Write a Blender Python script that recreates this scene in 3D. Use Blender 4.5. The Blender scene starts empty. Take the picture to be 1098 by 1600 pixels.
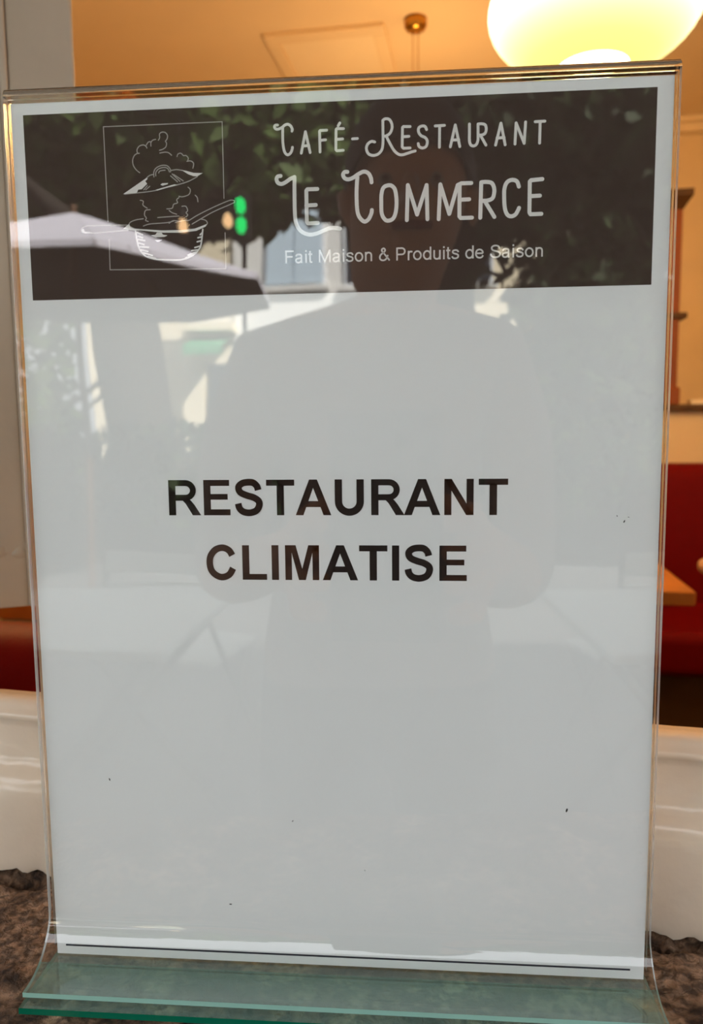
import bpy, bmesh, math, random
from mathutils import Vector, Matrix, noise

random.seed(7)
scene = bpy.context.scene
COL = scene.collection
PI = math.pi

# ------------------------------------------------------------------ camera
# x = right, y = into the restaurant, z = up; stone sill top is z = 0, the notice stands in the plane y = 0
cam_data = bpy.data.cameras.new('camera')
cam = bpy.data.objects.new('camera', cam_data)
COL.objects.link(cam)
CAM = Vector((0.02477676, -0.25181324, 0.19406269))
RX = Vector((0.99698135, 0.07704345, -0.00961695))
RY = Vector((0.00110613, 0.10975695, 0.99395784))
RZ = Vector((0.07763347, -0.99096807, 0.10934041))
cam.matrix_world = Matrix(((RX.x, RY.x, RZ.x, CAM.x), (RX.y, RY.y, RZ.y, CAM.y),
                           (RX.z, RY.z, RZ.z, CAM.z), (0, 0, 0, 1)))
cam_data.sensor_fit = 'VERTICAL'
cam_data.sensor_height = 36.0
cam_data.lens = 1190.0 / 1600.0 * 36.0
cam_data.clip_start = 0.005
cam_data.clip_end = 200
cam_data.dof.use_dof = True
cam_data.dof.focus_distance = 0.262
cam_data.dof.aperture_fstop = 15.0
scene.camera = cam

# ------------------------------------------------------------------ sky, sun, exposure
SKY_STRENGTH = 2.9
SUN_STRENGTH = 36.0
world = bpy.data.worlds.new('sky')
scene.world = world
world.use_nodes = True
bg = world.node_tree.nodes['Background']
bg.inputs['Color'].default_value = (0.93, 0.96, 1.0, 1)
bg.inputs['Strength'].default_value = SKY_STRENGTH
sun_data = bpy.data.lights.new('sun', 'SUN')
sun_data.energy = SUN_STRENGTH
sun_data.angle = math.radians(0.6)
sun_data.color = (1.0, 0.95, 0.88)
sun = bpy.data.objects.new('sun', sun_data)
COL.objects.link(sun)
sun.location = (6, 4.5, 8)
sun.rotation_euler = Vector((0.60, 0.45, 0.66)).to_track_quat('Z', 'Y').to_euler()

vs = scene.view_settings
vs.view_transform = 'Standard'
vs.look = 'None'
vs.exposure = 0.0
vs.gamma = 1.0
vs.use_curve_mapping = False
scene.cycles.transparent_max_bounces = 24
scene.cycles.max_bounces = 10
scene.cycles.sample_clamp_indirect = 6.0

# ------------------------------------------------------------------ helpers
def tag(o, label=None, cat=None, group=None, kind=None):
    if label: o['label'] = label
    if cat: o['category'] = cat
    if group: o['group'] = group
    if kind: o['kind'] = kind
    return o

def link(o, parent=None):
    COL.objects.link(o)
    if parent is not None:
        o.parent = parent
    return o

def empty(name, loc=(0, 0, 0), rz=0.0):
    o = bpy.data.objects.new(name, None)
    o.empty_display_size = 0.05
    o.location = loc
    o.rotation_euler = (0, 0, rz)
    return link(o)

class MB:
    """collects geometry for one mesh; material index per face"""
    def __init__(s):
        s.v = []; s.f = []; s.m = []; s.sm = []
    def poly(s, pts, m=0, smooth=False):
        b = len(s.v); s.v += [tuple(p) for p in pts]
        s.f.append(tuple(range(b, b + len(pts)))); s.m.append(m); s.sm.append(smooth)
    def box(s, x0, x1, y0, y1, z0, z1, m=0):
        b = len(s.v)
        s.v += [(x0, y0, z0), (x1, y0, z0), (x1, y1, z0), (x0, y1, z0), (x0, y0, z1), (x1, y0, z1), (x1, y1, z1), (x0, y1, z1)]
        for q in ((0, 3, 2, 1), (4, 5, 6, 7), (0, 1, 5, 4), (1, 2, 6, 5), (2, 3, 7, 6), (3, 0, 4, 7)):
            s.f.append(tuple(b + i for i in q)); s.m.append(m); s.sm.append(False)
    def loft(s, rings, m=0, smooth=True, closed=True, caps=False):
        b = len(s.v); n = len(rings[0])
        for r in rings: s.v += [tuple(p) for p in r]
        for i in range(len(rings) - 1):
            for j in range(n if closed else n - 1):
                k = (j + 1) % n
                s.f.append((b + i * n + j, b + i * n + k, b + (i + 1) * n + k, b + (i + 1) * n + j)); s.m.append(m); s.sm.append(smooth)
        if caps:
            s.poly(list(reversed(rings[0])), m); s.poly(rings[-1], m)
    def lathe(s, prof, n=24, c=(0, 0, 0), m=0, smooth=True):
        s.loft([[(c[0] + r * math.cos(2 * PI * j / n), c[1] + r * math.sin(2 * PI * j / n), c[2] + z) for j in range(n)] for r, z in prof], m, smooth)
    def tube(s, pts, r, n=8, m=0, caps=True):
        pts = [Vector(p) for p in pts]; rings = []
        for i, p in enumerate(pts):
            t = (pts[min(i + 1, len(pts) - 1)] - pts[max(i - 1, 0)]).normalized()
            a = t.cross(Vector((0, 0, 1)) if abs(t.z) < 0.9 else Vector((1, 0, 0))).normalized(); c = t.cross(a)
            rr = r[i] if isinstance(r, (list, tuple)) else r
            rings.append([p + (a * math.cos(2 * PI * j / n) + c * math.sin(2 * PI * j / n)) * rr for j in range(n)])
        s.loft(rings, m, True, True, caps)
    def build(s, name, mats, parent=None, xf=None):
        me = bpy.data.meshes.new(name)
        v = [tuple(xf(p)) for p in s.v] if xf else s.v
        me.from_pydata(v, [], s.f)
        for mt in (mats if isinstance(mats, (list, tuple)) else [mats]): me.materials.append(mt)
        me.polygons.foreach_set('material_index', s.m)
        me.polygons.foreach_set('use_smooth', s.sm)
        me.update()
        return link(bpy.data.objects.new(name, me), parent)

def bevel(o, w, seg=2):
    b = o.modifiers.new('bevel', 'BEVEL'); b.width = w; b.segments = seg; b.limit_method = 'ANGLE'
    return o

# ------------------------------------------------------------------ materials
def srgb(r, g, b):
    f = lambda c: c / 12.92 if c <= 0.04045 else ((c + 0.055) / 1.055) ** 2.4
    return (f(r / 255), f(g / 255), f(b / 255), 1)

def mat(name, col, rough=0.6, metal=0.0, var=0.0, scale=20.0, bump=0.0, bscale=60.0, col2=None, spec=0.5, coat=0.0, detail=4.0):
    m = bpy.data.materials.new(name); m.use_nodes = True
    nt = m.node_tree; p = nt.nodes['Principled BSDF']
    p.inputs['Roughness'].default_value = rough; p.inputs['Metallic'].default_value = metal
    p.inputs['Specular IOR Level'].default_value = spec
    p.inputs['Coat Weight'].default_value = coat
    p.inputs['Base Color'].default_value = col
    tc = nt.nodes.new('ShaderNodeTexCoord')
    if var > 0 or col2:
        n = nt.nodes.new('ShaderNodeTexNoise'); n.inputs['Scale'].default_value = scale; n.inputs['Detail'].default_value = detail
        nt.links.new(tc.outputs['Object'], n.inputs['Vector'])
        r = nt.nodes.new('ShaderNodeValToRGB')
        r.color_ramp.elements[0].position = 0.3; r.color_ramp.elements[1].position = 0.7
        c2 = col2 or tuple(min(1, c * (1 + var)) for c in col[:3]) + (1,)
        c1 = col if col2 else tuple(c * (1 - var) for c in col[:3]) + (1,)
        r.color_ramp.elements[0].color = c1; r.color_ramp.elements[1].color = c2
        nt.links.new(n.outputs['Fac'], r.inputs['Fac']); nt.links.new(r.outputs['Color'], p.inputs['Base Color'])
    if bump > 0:
        n = nt.nodes.new('ShaderNodeTexNoise'); n.inputs['Scale'].default_value = bscale; n.inputs['Detail'].default_value = 5
        nt.links.new(tc.outputs['Object'], n.inputs['Vector'])
        b = nt.nodes.new('ShaderNodeBump'); b.inputs['Strength'].default_value = 1.0; b.inputs['Distance'].default_value = bump
        nt.links.new(n.outputs['Fac'], b.inputs['Height']); nt.links.new(b.outputs['Normal'], p.inputs['Normal'])
    return m

def emis(name, col, strength):
    m = bpy.data.materials.new(name); m.use_nodes = True; nt = m.node_tree
    nt.nodes.remove(nt.nodes['Principled BSDF'])
    e = nt.nodes.new('ShaderNodeEmission'); e.inputs['Color'].default_value = col; e.inputs['Strength'].default_value = strength
    nt.links.new(e.outputs[0], nt.nodes['Material Output'].inputs['Surface'])
    return m

def sheet_mat(name, tint, gain, haze=0.0, haze_col=(0.7, 0.8, 0.78, 1), wave=0.0):
    """clear acrylic sheet seen as a thin slab: transmission plus the Fresnel reflection of its two faces"""
    m = bpy.data.materials.new(name); m.use_nodes = True; nt = m.node_tree
    nt.nodes.remove(nt.nodes['Principled BSDF'])
    t = nt.nodes.new('ShaderNodeBsdfTransparent'); t.inputs['Color'].default_value = tint
    g = nt.nodes.new('ShaderNodeBsdfGlossy'); g.inputs['Roughness'].default_value = 0.0; g.inputs['Color'].default_value = (1, 1, 1, 1)
    fr = nt.nodes.new('ShaderNodeFresnel'); fr.inputs['IOR'].default_value = 1.49
    mu = nt.nodes.new('ShaderNodeMath'); mu.operation = 'MULTIPLY'; mu.inputs[1].default_value = gain; mu.use_clamp = True
    nt.links.new(fr.outputs[0], mu.inputs[0])
    ge = nt.nodes.new('ShaderNodeNewGeometry'); io = nt.nodes.new('ShaderNodeMapRange')      # same reflectance from either side of the thin sheet
    io.inputs['To Min'].default_value = 1.49; io.inputs['To Max'].default_value = 1 / 1.49
    nt.links.new(ge.outputs['Backfacing'], io.inputs['Value']); nt.links.new(io.outputs[0], fr.inputs['IOR'])
    base = t
    if haze > 0:
        d = nt.nodes.new('ShaderNodeBsdfDiffuse'); d.inputs['Color'].default_value = haze_col
        mh = nt.nodes.new('ShaderNodeMixShader'); mh.inputs[0].default_value = haze
        nt.links.new(t.outputs[0], mh.inputs[1]); nt.links.new(d.outputs[0], mh.inputs[2]); base = mh
    mx = nt.nodes.new('ShaderNodeMixShader')
    nt.links.new(mu.outputs[0], mx.inputs[0]); nt.links.new(base.outputs[0], mx.inputs[1]); nt.links.new(g.outputs[0], mx.inputs[2])
    nt.links.new(mx.outputs[0], nt.nodes['Material Output'].inputs['Surface'])
    if wave > 0:
        tc = nt.nodes.new('ShaderNodeTexCoord'); n = nt.nodes.new('ShaderNodeTexNoise')
        n.inputs['Scale'].default_value = 11.0; n.inputs['Detail'].default_value = 1.0
        b = nt.nodes.new('ShaderNodeBump'); b.inputs['Distance'].default_value = wave; b.inputs['Strength'].default_value = 1.0
        nt.links.new(tc.outputs['Object'], n.inputs['Vector']); nt.links.new(n.outputs['Fac'], b.inputs['Height'])
        nt.links.new(b.outputs['Normal'], g.inputs['Normal'])
    return m

def glass_mat(name, col, rough=0.02, ior=1.49, trans=1.0):
    m = bpy.data.materials.new(name); m.use_nodes = True; p = m.node_tree.nodes['Principled BSDF']
    p.inputs['Base Color'].default_value = col; p.inputs['Roughness'].default_value = rough
    p.inputs['Transmission Weight'].default_value = trans; p.inputs['IOR'].default_value = ior
    return m

def stone_mat():
    m = mat('rough_brown_stone', (0.1, 0.07, 0.05, 1), 0.85)
    nt = m.node_tree; p = nt.nodes['Principled BSDF']; L = nt.links
    tc = nt.nodes.new('ShaderNodeTexCoord')
    def nz(s, d, w=0.0):
        n = nt.nodes.new('ShaderNodeTexNoise'); n.inputs['Scale'].default_value = s; n.inputs['Detail'].default_value = d
        n.inputs['Distortion'].default_value = w; L.new(tc.outputs['Object'], n.inputs['Vector']); return n
    a = nz(38, 8, 0.8); r = nt.nodes.new('ShaderNodeValToRGB'); e = r.color_ramp.elements
    e[0].position = 0.34; e[0].color = srgb(62, 42, 28); e[1].position = 0.68; e[1].color = srgb(196, 164, 138)
    k = e.new(0.5); k.color = srgb(128, 100, 78)
    L.new(a.outputs['Fac'], r.inputs['Fac'])
    b = nz(260, 6, 0.4); r2 = nt.nodes.new('ShaderNodeValToRGB'); e = r2.color_ramp.elements
    e[0].position = 0.40; e[0].color = (0.38, 0.35, 0.33, 1); e[1].position = 0.62; e[1].color = (1.35, 1.28, 1.22, 1)
    L.new(b.outputs['Fac'], r2.inputs['Fac'])
    mx = nt.nodes.new('ShaderNodeMix'); mx.data_type = 'RGBA'; mx.blend_type = 'MULTIPLY'; mx.inputs[0].default_value = 1.0
    L.new(r.outputs[0], mx.inputs[6]); L.new(r2.outputs[0], mx.inputs[7])
    L.new(mx.outputs[2], p.inputs['Base Color'])
    c = nz(240, 12, 0.6); bp = nt.nodes.new('ShaderNodeBump'); bp.inputs['Distance'].default_value = 0.006; bp.inputs['Strength'].default_value = 1.0
    L.new(c.outputs['Fac'], bp.inputs['Height']); L.new(bp.outputs['Normal'], p.inputs['Normal'])
    return m

def leaf_mat(name, col):
    m = mat(name, col, 0.6, var=0.35, scale=3.0); nt = m.node_tree
    p = nt.nodes['Principled BSDF']; p.inputs['Specular IOR Level'].default_value = 0.2
    return m

M = {}
M['paper'] = mat('white_paper', srgb(238, 240, 240), 0.9, spec=0.1)
M['banner_ink'] = mat('dark_brown_ink', srgb(76, 63, 57), 0.8, spec=0.1)
M['light_ink'] = mat('unprinted_grey_white', srgb(236, 234, 230), 0.9, spec=0.1)
M['thin_ink'] = mat('pale_line_ink', srgb(178, 172, 166), 0.9, spec=0.1)
M['tag_ink'] = mat('tagline_ink', srgb(226, 222, 218), 0.9, spec=0.1)
M['black_ink'] = mat('black_ink', srgb(38, 30, 28), 0.8, spec=0.1)
M['navy_ink'] = mat('navy_ink', srgb(30, 36, 52), 0.8, spec=0.1)
M['face'] = sheet_mat('acrylic_face', (0.985, 0.98, 0.975, 1), 1.95, wave=0.00035)
M['inner'] = sheet_mat('acrylic_inner_face', (0.99, 1, 0.995, 1), 0.0)
M['edge'] = glass_mat('acrylic_edge', (0.66, 0.66, 0.65, 1), 0.22, trans=0.5)
M['fold'] = glass_mat('acrylic_fold', (0.93, 0.97, 0.93, 1), 0.03)
M['fold_reflection'] = mat('painted_fold_reflection', srgb(46, 34, 24), 0.3)  # dark internal reflection along the fold crest, painted as brown
M['foot_top'] = sheet_mat('acrylic_foot_top', (0.66, 0.86, 0.78, 1), 1.9, haze=0.15, haze_col=(0.42, 0.62, 0.54, 1))
M['cut_edge'] = mat('polished_cut_edge', srgb(150, 196, 182), 0.25, spec=0.6)
M['green_edge'] = mat('green_glass_edge', srgb(0, 104, 78), 0.15, spec=0.6)
M['stone'] = stone_mat()
M['paint'] = mat('old_cream_gloss_paint', srgb(232, 216, 196), 0.17, var=0.06, scale=30, bump=0.0012, bscale=38, spec=0.6)
M['sash_paint'] = mat('greige_sash_paint', srgb(172, 158, 140), 0.45, var=0.05, scale=25, bump=0.0006, bscale=90)
M['pane'] = sheet_mat('window_pane', (0.96, 0.98, 0.97, 1), 1.8)
M['wall'] = mat('cream_plaster', srgb(235, 214, 178), 0.85, var=0.03, scale=6)
M['ceiling'] = mat('ceiling_plaster', srgb(238, 216, 180), 0.9, var=0.02, scale=4)
M['panel'] = mat('panel_plaster', srgb(246, 228, 196), 0.85, var=0.02, scale=5)
M['floor'] = mat('dark_wood_floor', srgb(60, 40, 28), 0.5, var=0.2, scale=12)
M['render'] = mat('grey_beige_render', srgb(176, 164, 148), 0.9, var=0.06, scale=4, bump=0.002, bscale=40)
M['leather'] = mat('dark_red_leather', srgb(112, 8, 14), 0.5, var=0.06, scale=30, bump=0.0004, bscale=300, spec=0.1)
M['wood'] = mat('orange_oak', srgb(192, 118, 46), 0.4, var=0.12, scale=14)
M['post_wood'] = mat('red_brown_wood', srgb(138, 70, 24), 0.45, var=0.14, scale=10)
M['dark_wood'] = mat('dark_brown_wood', srgb(84, 56, 26), 0.5, var=0.12, scale=12)
M['beech'] = mat('pale_beech', srgb(220, 170, 130), 0.45, var=0.08, scale=12)
M['iron'] = mat('black_iron', srgb(28, 26, 26), 0.5, metal=0.6)
M['brass'] = mat('brushed_brass', srgb(190, 140, 60), 0.28, metal=1.0)
M['card'] = mat('cream_card', srgb(240, 225, 200), 0.7)
M['asphalt'] = mat('dark_terrace_paving', srgb(74, 74, 74), 0.9, var=0.12, scale=1.2)
M['canvas'] = mat('off_white_canvas', srgb(204, 202, 212), 0.85, var=0.03, scale=3)
M['blocker_canvas'] = mat('beige_blocker_canvas', srgb(176, 164, 146), 0.9, var=0.03, scale=3)
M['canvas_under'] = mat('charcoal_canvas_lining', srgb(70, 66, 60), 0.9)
M['bark'] = mat('brown_bark', srgb(44, 38, 31), 0.9, var=0.3, scale=3, bump=0.02, bscale=8)
M['leaf_a'] = leaf_mat('dark_green_leaf', srgb(44, 58, 32))
M['leaf_b'] = leaf_mat('mid_green_leaf', srgb(66, 84, 42))
M['facade'] = mat('cream_facade', srgb(232, 220, 192), 0.9, var=0.04, scale=0.7)
M['facade_b'] = mat('white_facade', srgb(236, 236, 232), 0.9, var=0.04, scale=0.7)
M['shutter'] = mat('pale_blue_shutter', srgb(204, 224, 238), 0.7)
M['dark_glass'] = mat('dark_window_glass', srgb(40, 48, 56), 0.1)
M['green_awning'] = mat('green_awning_canvas', srgb(60, 150, 100), 0.8)
M['rail_white'] = mat('white_railing', srgb(225, 230, 235), 0.6)
M['roof'] = mat('terracotta_roof', srgb(170, 104, 78), 0.9, var=0.15, scale=3)
M['table_top'] = mat('light_grey_table_top', srgb(196, 200, 196), 0.5)
M['skin'] = mat('skin', srgb(198, 150, 122), 0.55)
M['hair'] = mat('dark_brown_hair', srgb(46, 34, 26), 0.7)
M['shoe'] = mat('dark_shoe', srgb(40, 38, 38), 0.7)
M['eye'] = mat('eye_white', srgb(150, 138, 130), 0.6)
M['phone'] = mat('dark_grey_phone', srgb(86, 88, 92), 0.3, spec=0.6)
M['phone_lens'] = mat('black_lens', srgb(10, 10, 12), 0.1)
def body_mat():
    # clothing borders follow clean horizontal lines on the body
    m = mat('clothed_figure', srgb(150, 136, 132), 0.85); nt = m.node_tree; L = nt.links; p = nt.nodes['Principled BSDF']
    tc = nt.nodes.new('ShaderNodeTexCoord'); sp = nt.nodes.new('ShaderNodeSeparateXYZ'); L.new(tc.outputs['Object'], sp.inputs[0])
    def gt(sock, v, op='GREATER_THAN'):
        n = nt.nodes.new('ShaderNodeMath'); n.operation = op; n.inputs[1].default_value = v; L.new(sock, n.inputs[0]); return n.outputs[0]
    def mix(prev, fac, col):
        n = nt.nodes.new('ShaderNodeMix'); n.data_type = 'RGBA'; L.new(fac, n.inputs[0]); n.inputs[7].default_value = col
        if isinstance(prev, tuple): n.inputs[6].default_value = prev
        else: L.new(prev, n.inputs[6])
        return n.outputs[2]
    c = mix(srgb(150, 136, 132), gt(sp.outputs['Z'], -0.13, 'LESS_THAN'), srgb(64, 74, 78))
    c = mix(c, gt(sp.outputs['Z'], -0.985, 'LESS_THAN'), srgb(40, 38, 38))
    c = mix(c, gt(sp.outputs['Z'], 0.338), srgb(198, 150, 122))
    c = mix(c, gt(sp.outputs['Y'], -0.575), srgb(198, 150, 122))
    L.new(c, p.inputs['Base Color']); return m
M['figure'] = body_mat()
M['bulb'] = emis('warm_bulb_glow', (1.0, 0.62, 0.30, 1), 11.0)
M['green_led'] = emis('green_led_glow', (0.0, 1.0, 0.20, 1), 9.0)

# ------------------------------------------------------------------ frames of reference
WA = math.radians(-5.346)                       # the window wall is turned a little against the notice
WO = Vector((0.0, 0.0388, 0.0))
WU = Vector((math.cos(WA), math.sin(WA), 0)); WV = Vector((-math.sin(WA), math.cos(WA), 0))
def W(p):                                       # (u along the wall, v into the room, z)
    return WO + WU * p[0] + WV * p[1] + Vector((0, 0, p[2]))
FLOOR = -0.85; CEIL = 1.95; STREET = -1.05

# printed artwork: strokes (s = curved, p = straight runs) in 0.01 mm on the sheet
TITLE=[('s',[(-1732,28711),(-1806,28706),(-1832,28649),(-1776,28588),(-1685,28593),(-1581,28639),(-1497,28702),(-1402,28722),(-1313,28668),(-1265,28569),(-1275,28511)]),('s',[(-1569,28639),(-1573,28425),(-1570,28152),(-1525,27896),(-1428,27795),(-1328,27850),(-1276,27965),(-1267,28016)]),('p',[(-986,27830),(-844,28475),(-702,27839)]),('p',[(-929,28046),(-740,28051)]),('p',[(-385,27843),(-393,28473),(-372,28492),(-164,28496)]),('p',[(-393,28194),(-204,28206)]),('p',[(356,27867),(151,27863),(119,27895),(135,28508),(159,28530),(371,28522)]),('p',[(131,28205),(339,28213)]),('p',[(201,28613),(255,28696)]),('p',[(653,28202),(807,28207)]),('s',[(1354,28082),(1253,28102),(1139,28032),(1089,27899),(1149,27741),(1291,27678),(1454,27711),(1568,27823),(1609,27976),(1618,28189)]),('p',[(1618,28181),(1613,28720)]),('s',[(1613,28720),(1682,28764),(1803,28748),(1883,28641),(1902,28486),(1841,28335),(1720,28254),(1631,28246)]),('s',[(1720,28243),(1820,28046),(1960,27809),(2101,27687),(2223,27664),(2364,27697),(2505,27739),(2626,27765)]),('p',[(2467,27860),(2261,27859),(2219,27904),(2230,28482),(2257,28512),(2468,28503)]),('p',[(2229,28207),(2431,28212)]),('s',[(2983,28396),(2932,28490),(2832,28502),(2741,28454),(2732,28332),(2810,28220),(2946,28149),(3006,28038),(2970,27894),(2855,27846),(2750,27894),(2723,27982)]),('p',[(3251,28491),(3537,28497)]),('p',[(3391,28490),(3384,27849)]),('p',[(3725,27849),(3876,28497),(4020,27847)]),('p',[(3770,28048),(3987,28053)]),('s',[(4314,28506),(4316,28272),(4318,28011),(4359,27887),(4446,27849),(4536,27894),(4580,28023),(4583,28175)]),('p',[(4583,28166),(4580,28487)]),('s',[(4580,28496),(4688,28500),(4801,28461),(4834,28339),(4803,28218),(4714,28170),(4601,28165)]),('p',[(4655,28163),(4829,27861)]),('p',[(5127,27850),(5285,28494),(5423,27848)]),('p',[(5169,28057),(5389,28066)]),('p',[(5724,27859),(5751,28485),(6006,27870),(6041,28500)]),('p',[(6335,28497),(6628,28503)]),('p',[(6486,28500),(6479,27861)])]
SHOPNAME=[('s',[(-1664,27154),(-1756,27141),(-1799,27064),(-1760,26952),(-1644,26908),(-1510,26955),(-1363,27049),(-1217,27107)]),('s',[(-1217,27107),(-1226,26650),(-1225,25976),(-1181,25656),(-1039,25432),(-791,25317),(-541,25338),(-291,25430),(-42,25503),(227,25467)]),('p',[(-487,25667),(-807,25661),(-843,25717),(-844,26677),(-810,26715),(-488,26716)]),('p',[(-852,26218),(-545,26225)]),('s',[(480,27206),(390,27202),(340,27125),(388,27021),(502,26978),(654,27020),(839,27131),(1003,27196),(1145,27140),(1225,27001),(1245,26863)]),('s',[(797,27035),(769,26664),(773,26152),(828,25854),(991,25671),(1135,25726),(1230,25901),(1251,26011)]),('s',[(1794,26755),(1631,26694),(1561,26501),(1551,26206),(1566,25891),(1667,25710),(1789,25671),(1933,25742),(2015,25956),(2036,26270),(1997,26584),(1916,26712),(1794,26755)]),('p',[(2362,25670),(2395,26738),(2686,25832),(2986,26719),(3014,25680)]),('p',[(3367,25670),(3417,26726),(3701,25822),(3960,26687),(4078,26738),(4384,26736)]),('p',[(4414,25685),(4063,25683),(4018,25736),(4022,26684)]),('p',[(4016,26239),(4322,26246)]),('p',[(4672,25673),(4693,26747)]),('s',[(4693,26747),(4841,26755),(5016,26715),(5095,26565),(5097,26395),(5042,26249),(4890,26190),(4716,26187)]),('p',[(4803,26184),(5113,25686)]),('s',[(5862,26581),(5795,26740),(5643,26787),(5493,26720),(5417,26533),(5411,26279),(5437,25940),(5514,25746),(5636,25687),(5766,25738),(5851,25876),(5876,25934)]),('p',[(6568,25735),(6234,25733),(6199,25789),(6197,26718),(6235,26758),(6580,26780)]),('p',[(6204,26279),(6515,26286)])]
FRAME=[('p',[(-7401,25912),(-7420,28875),(-3517,28878),(-3523,26525)]),('p',[(-7389,25349),(-7401,24378),(-3524,24316),(-3517,25446)])]
ART=[('s',[(-6272,27410),(-6383,27500),(-6476,27642),(-6492,27812),(-6431,27948),(-6339,28007)]),('s',[(-6263,28013),(-6319,28021),(-6334,28129),(-6254,28233),(-6122,28265),(-6035,28219),(-6004,28163)]),('s',[(-6024,28256),(-5954,28345),(-5879,28357)]),('s',[(-5871,28219),(-5867,28326),(-5805,28400),(-5706,28421)]),('s',[(-5619,28393),(-5573,28468),(-5576,28575),(-5502,28633),(-5388,28622),(-5316,28534),(-5330,28428),(-5388,28354)]),('s',[(-5388,28354),(-5352,28277),(-5388,28171),(-5489,28108),(-5594,28081)]),('s',[(-5585,27995),(-5394,28018),(-5281,27984),(-5202,27914)]),('s',[(-5024,27867),(-4988,27943),(-4890,27964),(-4811,27890),(-4729,27888),(-4657,27808),(-4680,27718)]),('s',[(-4703,27709),(-4572,27714),(-4487,27634),(-4514,27491)]),('s',[(-6048,27242),(-5946,27316),(-5820,27342)]),('s',[(-5810,27265),(-5804,27419),(-5723,27539),(-5540,27610),(-5360,27594),(-5266,27493),(-5253,27400)]),('s',[(-5743,27294),(-5739,27401),(-5643,27506),(-5477,27546),(-5347,27511),(-5292,27401)]),('s',[(-5647,27383),(-5596,27443),(-5431,27461)]),('s',[(-5235,27445),(-5054,27464),(-4859,27433)]),('s',[(-6795,26756),(-6397,26783),(-6032,26809),(-5734,26845),(-5402,26918),(-5038,26992),(-4675,27088),(-4376,27223)]),('s',[(-6161,26875),(-6041,26995)]),('s',[(-6095,26873),(-5959,26976)]),('s',[(-5257,27277),(-5035,27085)]),('s',[(-5206,27337),(-4952,27097)]),('s',[(-5158,27320),(-4844,27109)]),('s',[(-6291,26551),(-6191,26514),(-6206,26396),(-6073,26296)]),('s',[(-5974,26246),(-6127,26226),(-6168,26085),(-6111,25987),(-6139,25917),(-6055,25876)]),('s',[(-4692,26906),(-4620,26819),(-4674,26679),(-4877,26615),(-5002,26633)]),('s',[(-5003,26595),(-5081,26526),(-5059,26431),(-5187,26388),(-5241,26271),(-5418,26252)]),('s',[(-4465,26649),(-4402,26576),(-4382,26443)]),('s',[(-4913,26317),(-4787,26313),(-4731,26184),(-4784,26114),(-4731,26041),(-4798,25981)]),('s',[(-5344,26202),(-5246,26128),(-5097,26076)]),('s',[(-5731,25990),(-5402,26004),(-5024,26017)]),('s',[(-6213,25967),(-6468,25936),(-6665,25860),(-6680,25751),(-6530,25665)]),('s',[(-4299,25900),(-4150,25857),(-4092,25770),(-4156,25677)]),('s',[(-6704,25780),(-7035,25790),(-7699,25795),(-8110,25792),(-8267,25739),(-8312,25654),(-8223,25584),(-7864,25564),(-7350,25588),(-6736,25618)]),('s',[(-4702,25864),(-4395,26031),(-3888,26252),(-3384,26440),(-3234,26454),(-3176,26405),(-3287,26342),(-3892,26111),(-4401,25855),(-4595,25752)]),('s',[(-6222,25737),(-6017,25793),(-5713,25808),(-5409,25823),(-5205,25865)]),('s',[(-5157,25816),(-4903,25870),(-4701,25874)]),('s',[(-5359,25798),(-5205,25879),(-4954,25834)])]
BOLDART=[('s',[(-6492,25616),(-6446,25254),(-6379,25011),(-6209,24804),(-5959,24701),(-5655,24655),(-5249,24634),(-4945,24646),(-4638,24748),(-4431,24911),(-4324,25099),(-4249,25575)]),('p',[(-6434,25542),(-6259,25465)]),('p',[(-6413,25421),(-6263,25369)]),('p',[(-6417,25325),(-6190,25271)]),('p',[(-6397,25205),(-6221,25152)]),('p',[(-6361,25083),(-6072,25061)]),('p',[(-6329,24986),(-6102,24932)]),('p',[(-6257,24888),(-5955,24797)]),('p',[(-4262,25480),(-4340,25411)]),('p',[(-4292,25338),(-4418,25317)]),('p',[(-4311,25219),(-4447,25189)]),('p',[(-4351,25052),(-4529,25009)]),('p',[(-4430,24935),(-4633,24916)]),('p',[(-4508,24865),(-4764,24776)]),('p',[(-6109,24773),(-5857,24698)]),('p',[(-4586,24795),(-4842,24691)])]
POLYS=[[(-4891,27443),(-4729,27413),(-4503,27344),(-4194,27327),(-4376,27232),(-4506,27242),(-4667,27303),(-4795,27384)],[(-6855,26758),(-6048,27242),(-6016,27210),(-6101,27136),(-6039,27056),(-6227,26892),(-6343,26881),(-6397,26783)],[(-5766,26856),(-5533,26916),(-5136,27008),(-5032,26992),(-5336,26925),(-5701,26835)],[(-5602,27011),(-5545,27055),(-5347,27058),(-5359,27018),(-5531,26978)],[(-6530,25665),(-6176,25631),(-5620,25581),(-5014,25573),(-4509,25606),(-4114,25737),(-4156,25658),(-4461,25533),(-4966,25490),(-5623,25509),(-6178,25583),(-6482,25606)],[(-6702,25814),(-6656,25716),(-6481,25630),(-6533,25602),(-6761,25638),(-6913,25661)],[(-8311,25668),(-8242,25714),(-8196,25617),(-7915,25575),(-8173,25553),(-8285,25585)],[(-5981,25433),(-5828,25453),(-5775,25514),(-5623,25509),(-5575,25446),(-5424,25417),(-5527,25372),(-5831,25371)],[(-5859,25286),(-5606,25279),(-5710,25224),(-5786,25226)]]

# ================================================================== THE SETTING
def struct(name, mb, m, parent=None, xf=W):
    o = mb.build(name, m, parent, xf)
    if parent is None: tag(o, kind='structure')
    return o

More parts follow.
